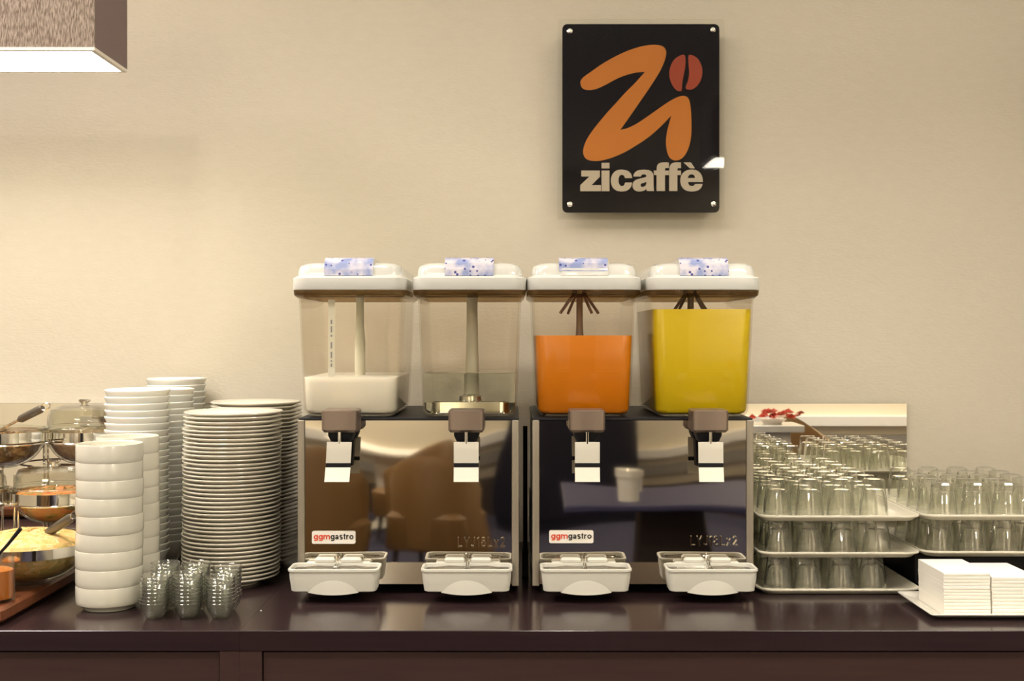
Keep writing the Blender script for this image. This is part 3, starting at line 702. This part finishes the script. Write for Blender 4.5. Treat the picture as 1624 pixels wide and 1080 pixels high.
def tray_stack(x0, y0, tiers, nx, rows, gx0, gy0, px, py, side, trays_from=0, hyv=.235, base=0.0):
    HX = .1525
    tfirst = None
    tm_ = tray_mb(HX, hyv)
    for k in range(tiers):
        z = CZ+base+k*.068
        tier = ['bottom', 'middle', 'top'][k+(3-tiers)]
        if tfirst is None: o = tfirst = tm_.build('serving_tray', M['trayplastic'], ang=50)
        else: o = tfirst.copy(); C.objects.link(o)
        o.location = (x0+HX, y0+hyv, z)
        tag(o, f'cream plastic tray with upturned glasses, {tier} tier of the {side} tray stack', 'tray', 'cream serving trays')
        topt = (k == tiers-1)
        h = (.074 if side == 'left' else .0665) if topt else .0643
        gm = None
        cols = ['leftmost'] + [ORD[i]+' from left' for i in range(1, nx)]
        nr = rows[k]
        for j in range(nr):
            for i in range(nx):
                if gm is None: g = gm = tumbler_mb(h).build('tumbler', M['glass'], ang=24)
                else: g = gm.copy(); C.objects.link(g)
                g.location = (x0+gx0+i*px+random.uniform(-.002, .002)+(.004*(k % 2)), y0+gy0+j*py+random.uniform(-.002, .002), z+.0032)
                g.rotation_euler = (0, 0, random.uniform(0, 6.28))
                rowname = 'front row' if j == 0 else f'{ORD[j]} row back'
                tag(g, f'upturned clear tumbler, {cols[i]} in the {rowname}, {tier} tier, {side} stack', 'glass', f'upturned tumblers on the {tier} tray of the {side} stack')
tray_stack(.459, 2.222, 3, 4, [7, 7, 7], .040, .036, .0605, .063, 'left')
RB = .068
tray_stack(.7665, 2.232, 2, 4, [5, 5], .045, .036, .0600, .062, 'right', hyv=.19, base=RB)
# dark riser crate under the right stack
r_ = empty('riser_crate', (.7665+.1525, 2.45, CZ), 'dark riser crate under the right tray stack, behind the napkins', 'crate')
MB().bbox(-.14, .14, -.13, .15, 0, RB-.006, .004).build('box', M['black'], r_)
MB().bbox(-.145, .145, -.14, .155, RB-.006, RB, .002).build('cover', M['black'], r_)

# ------------------------------------------------------------------ napkins on a square plate
np_x0, np_y0, np_y1 = .708, 2.022, 2.205
pl = empty('square_plate', (np_x0+.17, (np_y0+np_y1)/2, CZ), 'white square porcelain plate with napkin piles at the right', 'plate')
def SQ(ins, z, r=.006): return rr(0, 0, .17-ins, (np_y1-np_y0)/2-ins, r, z, 3)
MB().loft([SQ(.030, 0), SQ(.024, .0006), SQ(.010, .0055), SQ(0, .0105), SQ(.0003, .0122), SQ(.0015, .0125), SQ(.011, .0078), SQ(.024, .0030), SQ(.03, .0026)]).build('dish', M['porcelain'], pl)
def napkin_mb(w, d, t):
    vs = []; prof = []
    n = 6
    e = .0007
    prof = [(d/2, t), (-d/2+e*1.5, t), (-d/2, t-e), (-d/2-.0003, t/2), (-d/2, e), (-d/2+e*1.5, 0), (d/2, 0)]
    secs = [[(x, y, z) for y, z in prof] for x in (-w/2, -w/6, w/6, w/2)]
    return MB().loft(secs)
def pile(x0, x1, n, t, h0, where):
    first = None; z = CZ+.0030; w_ = x1-x0
    for i in range(n):
        tt = t
        if first is None: o = first = napkin_mb(w_, .128, t*.995).build('paper_napkin', M['napkin'], ang=40)
        else: o = first.copy(); C.objects.link(o)
        sag = i/n
        o.location = ((x0+x1)/2+random.uniform(-.0005, .0005), 2.112+random.uniform(-.0004, .0004)+.004*sag, z); z += t
        o.rotation_euler = (0, 0, random.uniform(-.004, .004))
        tag(o, lab_std('folded white paper napkin', where)(i, n), 'napkin', 'napkins in '+where)
pile(.7390, .8185, 13, .0056, 0, 'the left napkin pile')
pile(.8215, .9010, 11, .0060, 0, 'the right napkin pile')

# ------------------------------------------------------------------ buffet bowls on the left
board = MB().bbox(-1.45, -.845, 1.985, 2.42, .004, .031, .006).build('serving_board', M['wood'], loc=(0, 0, CZ))
tag(board, 'reddish brown wooden serving board at the left edge of the counter', 'board')
def bowl_set(x, y, zrim, R, depth, kind, lab, lid=None, band=.020, fill=.6, mound=.012):
    t = empty('salad_bowl', (x, y, CZ+zrim-depth), 'clear glass bowl with chrome band, '+lab, 'bowl', 'glass salad bowls')
    d = depth; n = 9; prof = []
    for i in range(n+1):
        a = i/n*PI/2
        prof.append((max(R*.30, R*math.sin(a)**.8) if i else R*.30, d*(1-math.cos(a))))
    prof = [(0, 0)]+prof+[(R+.004, d+.001), (R+.004, d+.004), (R-.001, d+.004)]
    inn = [(max(0, r-.003), z+.003) for r, z in reversed(prof[1:n+2])]
    MB().lathe(prof+inn+[(0, .003)], 44).build('glass_bowl', M['bowlglass'], t)
    b = MB(); b.lathe([(R+.0035, d-.002), (R+.006, d-.002), (R+.006, d-.002-band), (R+.0035, d-.002-band), (R+.0035, d-.002)], 44)
    b.build('chrome_band', M['chrome'], t)
    # contents
    m = MB(); prof2 = []
    lim = fill
    for i in range(n+1):
        a = i/n*PI/2
        z = d*(1-math.cos(a))
        if z > lim*d: break
        prof2.append((max(R*.28, R*math.sin(a)**.8)-.004, z+.0036))
    rt = R*math.sin(math.acos(1-lim))**.8-.004
    prof2 += [(rt, lim*d), (rt*.8, lim*d+mound*.6), (rt*.4, lim*d+mound*.95), (0, lim*d+mound)]
    m.lathe([(0, .0036)]+prof2, 40)
    rnd = random.Random(int(x*1000))
    for k in range(70):
        a = rnd.uniform(0, 6.28); q = rnd.uniform(0, rt*.92); zz = lim*d+mound*(1-(q/rt)**2)
        s = rnd.uniform(.003, .007)
        st = len(m.v); m.box(-s, s, -s*.6, s*.6, -s*.4, s*.4)
        m.xform(Matrix.Translation((q*math.cos(a), q*math.sin(a), zz)) @ Matrix.Rotation(rnd.uniform(0, 6), 4, 'Z') @ Matrix.Rotation(rnd.uniform(-.7, .7), 4, 'X'), st)
    fo = m.build('salad', M[kind[0]], loc=(x, y, CZ+zrim-depth)); tag(fo, kind[1], 'salad', kind='stuff')
    if lid:
        l = empty('glass_cover', (x, y, CZ+zrim+.0045), 'low clear glass lid on the '+lab, 'lid', 'low glass covers on the salad bowls')
        h = lid; Rl = R-.004
        MB().lathe([(Rl+.007, 0), (Rl+.009, .0025), (Rl+.001, .004), (Rl-.001, h*.55), (Rl*.9, h*.85), (Rl*.6, h), (0, h), (0, h-.003), (Rl*.58, h-.003), (Rl*.88, h*.82-.002), (Rl-.004, h*.55), (Rl-.003, .004), (Rl, 0), (Rl+.007, 0)], 44).build('lid_glass', M['bowlglass'], l)
        MB().lathe([(0, h), (.010, h+.0002), (.007, h+.004), (.013, h+.009), (.012, h+.012), (0, h+.0125)], 18).build('lid_knob', M['chrome'], l)
bowl_set(-.892, 2.50, .287, .077, .072, ('f_pink', 'pinkish beige lentil salad in the top right glass bowl'), 'top tier beside the white bowl column', lid=.046)
bowl_set(-1.018, 2.40, .294, .082, .075, ('f_brown', 'brown shredded salad in the top left glass bowl'), 'top tier at the left edge', lid=None, fill=.75)
bowl_set(-.886, 2.315, .186, .075, .066, ('f_red', 'red and orange pepper salad in the middle glass bowl'), 'middle tier beside the white bowl stack', lid=.040, fill=.85)
bowl_set(-1.040, 2.29, .186, .072, .066, ('f_green', 'green and yellow salad in the middle left bowl'), 'middle tier at the left edge', lid=.036)
bowl_set(-.886, 2.195, .108, .108, .076, ('f_grain', 'pale grain salad with chopped vegetables in the large bottom bowl'), 'large, on the wooden board', lid=None, fill=.93, mound=.024, band=.018)
# stand
stand = empty('bowl_stand', (-.95, 2.38, CZ), 'chrome three tier stand holding the glass salad bowls', 'stand')
def ring(cx, cy, z, R): return [(cx+.95+R*math.cos(2*PI*i/32), cy-2.38+R*math.sin(2*PI*i/32), z) for i in range(32)]
for (cx, cy, z, R) in ((-.892,2.50,.263,.0845),(-1.018,2.40,.268,.0895),(-.886,2.315,.162,.0825),(-1.04,2.29,.162,.0795)):
    MB().tube(ring(cx, cy, z, R), .0018, 6, closed=True).build('ring', M['chrome'], stand)
MB().tube(ring(-.93, 2.46, .222, .075), .002, 6, closed=True).build('ring', M['chrome'], stand)
for (px, D, z0, z1) in ((70, 2.42, .03, .29), (76, 2.43, .03, .275), (23, 2.34, .03, .21), (29, 2.30, .03, .19), (4, 2.44, .03, .27)):
    MB().tube([(WX(px, D)+.95, D-2.38, z0+.001), (WX(px, D)+.95, D-2.38, z1)], .0024, 8).build('rod', M['chrome'], stand)
MB().tube([(WX(40, 2.36)+.95, 2.36-2.38, .222), (WX(118, 2.40)+.95, 2.40-2.38, .222)], .002, 6).build('cross_bar', M['chrome'], stand)
# serving spoons
def spoon(a, b, label, r=.008):
    d = (b-a); L = d.length; t = empty('serving_spoon', a, label, 'spoon', 'serving spoons')
    u = d.normalized()
    MB().tube([tuple(-u*.03), (0, 0, 0), tuple(u*L*.25)], [.0025, .003, .003], 8).build('shaft', M['chrome'], t)
    MB().tube([tuple(u*L*.22), tuple(u*L*.30), tuple(u*L*.85), tuple(u*L*.92)], [r*.5, r, r*1.05, r*.7], 12).build('handle', M['handle'], t)
    side = Vector((u.x, 0, u.z)).normalized()
    cc = u*(L*1.0)
    pts = []
    e2 = Vector((-side.z, 0, side.x))
    for i in range(16):
        an = 2*PI*i/16; pts.append(tuple(cc+side*.010*math.cos(an)+e2*.006*math.sin(an)))
    MB().tube(pts, .0013, 6, closed=True).build('hanging_ring', M['chrome'], t)
    q = -u*.045
    MB().lathe([(0, 0), (.012, .001), (.018, .005), (.020, .009), (.018, .008), (.010, .003), (0, .002)], 16).xform(Matrix.Translation(q-Vector((0, 0, .004)))).build('spoon_bowl', M['chrome'], t)
spoon(W(60, 856, 2.20), W(120, 816, 2.13), 'grey handled serving spoon stuck in the pale grain salad')
spoon(W(18, 672, 2.38), W(72, 645, 2.33), 'grey handled serving spoon in the top left bowl')
# jar with its spoon
jx, jy = WX(-6, 2.035), 2.035
jar = empty('jam_jar', (jx, jy, CZ+.031), 'small jar of orange jam on the wooden board', 'jar')
MB().lathe([(0,0),(.026,0),(.030,.004),(.0305,.060),(.028,.068),(.029,.078),(.027,.078),(.026,.068),(.0285,.058),(.028,.006),(0,.004)], 28).build('glass_jar', M['bowlglass'], jar)
MB().lathe([(0,.0045),(.0272,.0065),(.0277,.054),(.02,.057),(0,.056)], 24).build('jam', M['jar'], jar)
sp = MB().tube([tuple(W(-8, 886, 2.03)), tuple(W(12, 864, 2.03)), tuple(W(33, 838, 2.03))], [.0022, .0028, .0036], 8).build('jam_spoon', M['black'])
tag(sp, 'thin dark spoon handle sticking out of the orange jam jar', 'spoon')

# crumbs on the counter
cr = MB().lathe([(0,0),(.0016,.0004),(.001,.0014),(0,.0016)], 7).build('crumb', M['sticker'], loc=(WX(414, 2.10), 2.10, CZ))
tag(cr, 'tiny white crumb on the dark counter below the plates', 'crumb')

# ------------------------------------------------------------------ dining room behind the camera (seen in the polished steel and mirrors)
def tub_chair(x, y, rz, label):
    t = empty('tub_chair', (x, y, 0), label, 'chair', 'tan upholstered tub chairs', rz)
    MB().loft([rr(0, 0, .26, .26, .08, .20, 4), rr(0, 0, .27, .27, .09, .23, 4), rr(0, 0, .27, .27, .09, .42, 4), rr(0, 0, .24, .24, .08, .45, 4)]).build('seat', M['chair'], t)
    n = 16; secs = []
    for i in range(n+1):
        a = PI*(i/n)
        cx_, cy_ = .27*math.cos(a), -.02+.27*math.sin(a)
        h = .64+.22*math.sin(a)**1.2
        ux, uy = math.cos(a), math.sin(a)
        secs.append([(cx_-ux*.05, cy_-uy*.05, .22), (cx_+ux*.03, cy_+uy*.03, .22), (cx_+ux*.045, cy_+uy*.045, h-.05), (cx_+ux*.02, cy_+uy*.02, h), (cx_-ux*.04, cy_-uy*.04, h-.005), (cx_-ux*.055, cy_-uy*.055, h-.06)])
    MB().loft(secs).build('backrest', M['chair'], t, ang=60)
    for sx in (-1, 1):
        for sy in (-1, 1):
            MB().tube([(sx*.2, sy*.2, 0), (sx*.19, sy*.19, .21)], [.014, .020], 8).build('leg', M['dark'], t)
tub_chair(-.36, -1.75, .35, 'tan tub chair nearest behind the camera, reflected in the left dispenser')
tub_chair(-1.08, -1.45, -.5, 'tan tub chair reflected at the left edge of the left dispenser')
tub_chair(-1.55, -2.7, 1.6, 'tan tub chair at the left end of the white clothed table')
tub_chair(-.62, -3.05, -.9, 'tan tub chair before the dark cabinet, reflected beside the lever')
tub_chair(1.93, -2.05, 2.4, 'tan tub chair behind the white pedestal, reflected in the mirror')
def table(x, y, hx, hy, m, m2, label, h=.74):
    t = empty('dining_table', (x, y, 0), label, 'table', None)
    MB().bbox(-hx, hx, -hy, hy, h-.03, h, .006).build('tabletop', m, t)
    MB().loft([rr(0, 0, hx*.5, hy*.5, .02, 0, 2), rr(0, 0, hx*.34, hy*.34, .02, .05, 2), rr(0, 0, hx*.3, hy*.3, .02, h-.03, 2)]).build('pedestal', m2, t)
table(.66, -.36, .52, .40, M['cloth'], M['dark'], 'dark blue dining table close behind the camera')
table(-.85, -3.7, .45, .35, M['redcloth'], M['redcloth'], 'white clothed table by the front wall, left')
pd = empty('flower_pedestal', (1.50, -1.33, 0), 'white pedestal carrying red flowers, reflected in the mirror', 'pedestal')
MB().bbox(-.15, .15, -.15, .15, .83, .87, .004).build('pedestal_top', M['porcelain'], pd)
MB().loft([rr(0, 0, .14, .14, .01, 0, 2), rr(0, 0, .10, .10, .01, .5, 2), rr(0, 0, .085, .085, .01, .83, 2)]).build('column', M['redcloth'], pd)
cb = empty('added_navy_cabinet', (.45, -4.1, 0), 'dark navy cabinet added by the front wall to darken the right dispenser reflection', 'cabinet')  # unseen cabinet, added for the dark area in the steel reflection
MB().bbox(-.42, .42, -.25, .25, 0, 1.3, .01).build('carcass', M['navy'], cb)
for sx in (-1, 1):
    MB().bbox(sx*.21-.2, sx*.21+.2, .252, .268, .08, 1.26, .004).build('door', M['navy'], cb)
def cup(x, y, z, r, h, label, lit=False):
    t = empty('candle_cup', (x, y, z), label, 'candle holder', 'white candle cups')
    MB().lathe([(0,0),(r*.92,0),(r*.95,h*.75),(r*1.05,h*.76),(r*1.02,h),(r*.95,h),(r*.85,h*.8),(r*.8,.006),(0,.005)], 28).build('cup', M['porcelain'], t)
    MB().lathe([(0,h*.72),(r*.75,h*.72),(r*.75,h*.78),(0,h*.78)], 20).build('wax', M['napkin'], t)
    if lit: MB().lathe([(0,h*.8),(.005,h*.85),(.006,h*.9),(0,h*1.02)], 10).build('flame', M['candle'], t)
cup(.435, -.16, .74, .058, .165, 'lit white candle cup on the dark blue table', True)
cup(.50, -.58, .74, .052, .12, 'unlit white candle cup at the back of the blue table')
# red flowers on the white pedestal
fl = empty('flower_arrangement', (1.50, -1.33, .87), 'red flower arrangement in a bowl on the white pedestal', 'flowers')
MB().lathe([(0,0),(.05,0),(.08,.03),(.075,.03),(.04,.008),(0,.006)], 24).build('flower_bowl', M['porcelain'], fl)
rnd = random.Random(5)
for k in range(46):
    a = rnd.uniform(0, 6.28); q = rnd.uniform(0, .17); z = .035+rnd.uniform(0, .04)+(.08 if k % 7 == 0 else 0)
    pm = MB().add([(-.03,0,0),(0,-.018,.01),(.03,0,.0),(0,.018,.01),(0,0,-.006)], [(0,1,2,3),(0,4,1),(1,4,2),(2,4,3),(3,4,0)])
    pm.xform(Matrix.Translation((q*math.cos(a), q*math.sin(a), z)) @ Matrix.Rotation(rnd.uniform(0, 6), 4, 'Z') @ Matrix.Rotation(rnd.uniform(-1, 1), 4, 'X'))
    pm.build('petal', M['redflower'], fl, smooth=False)
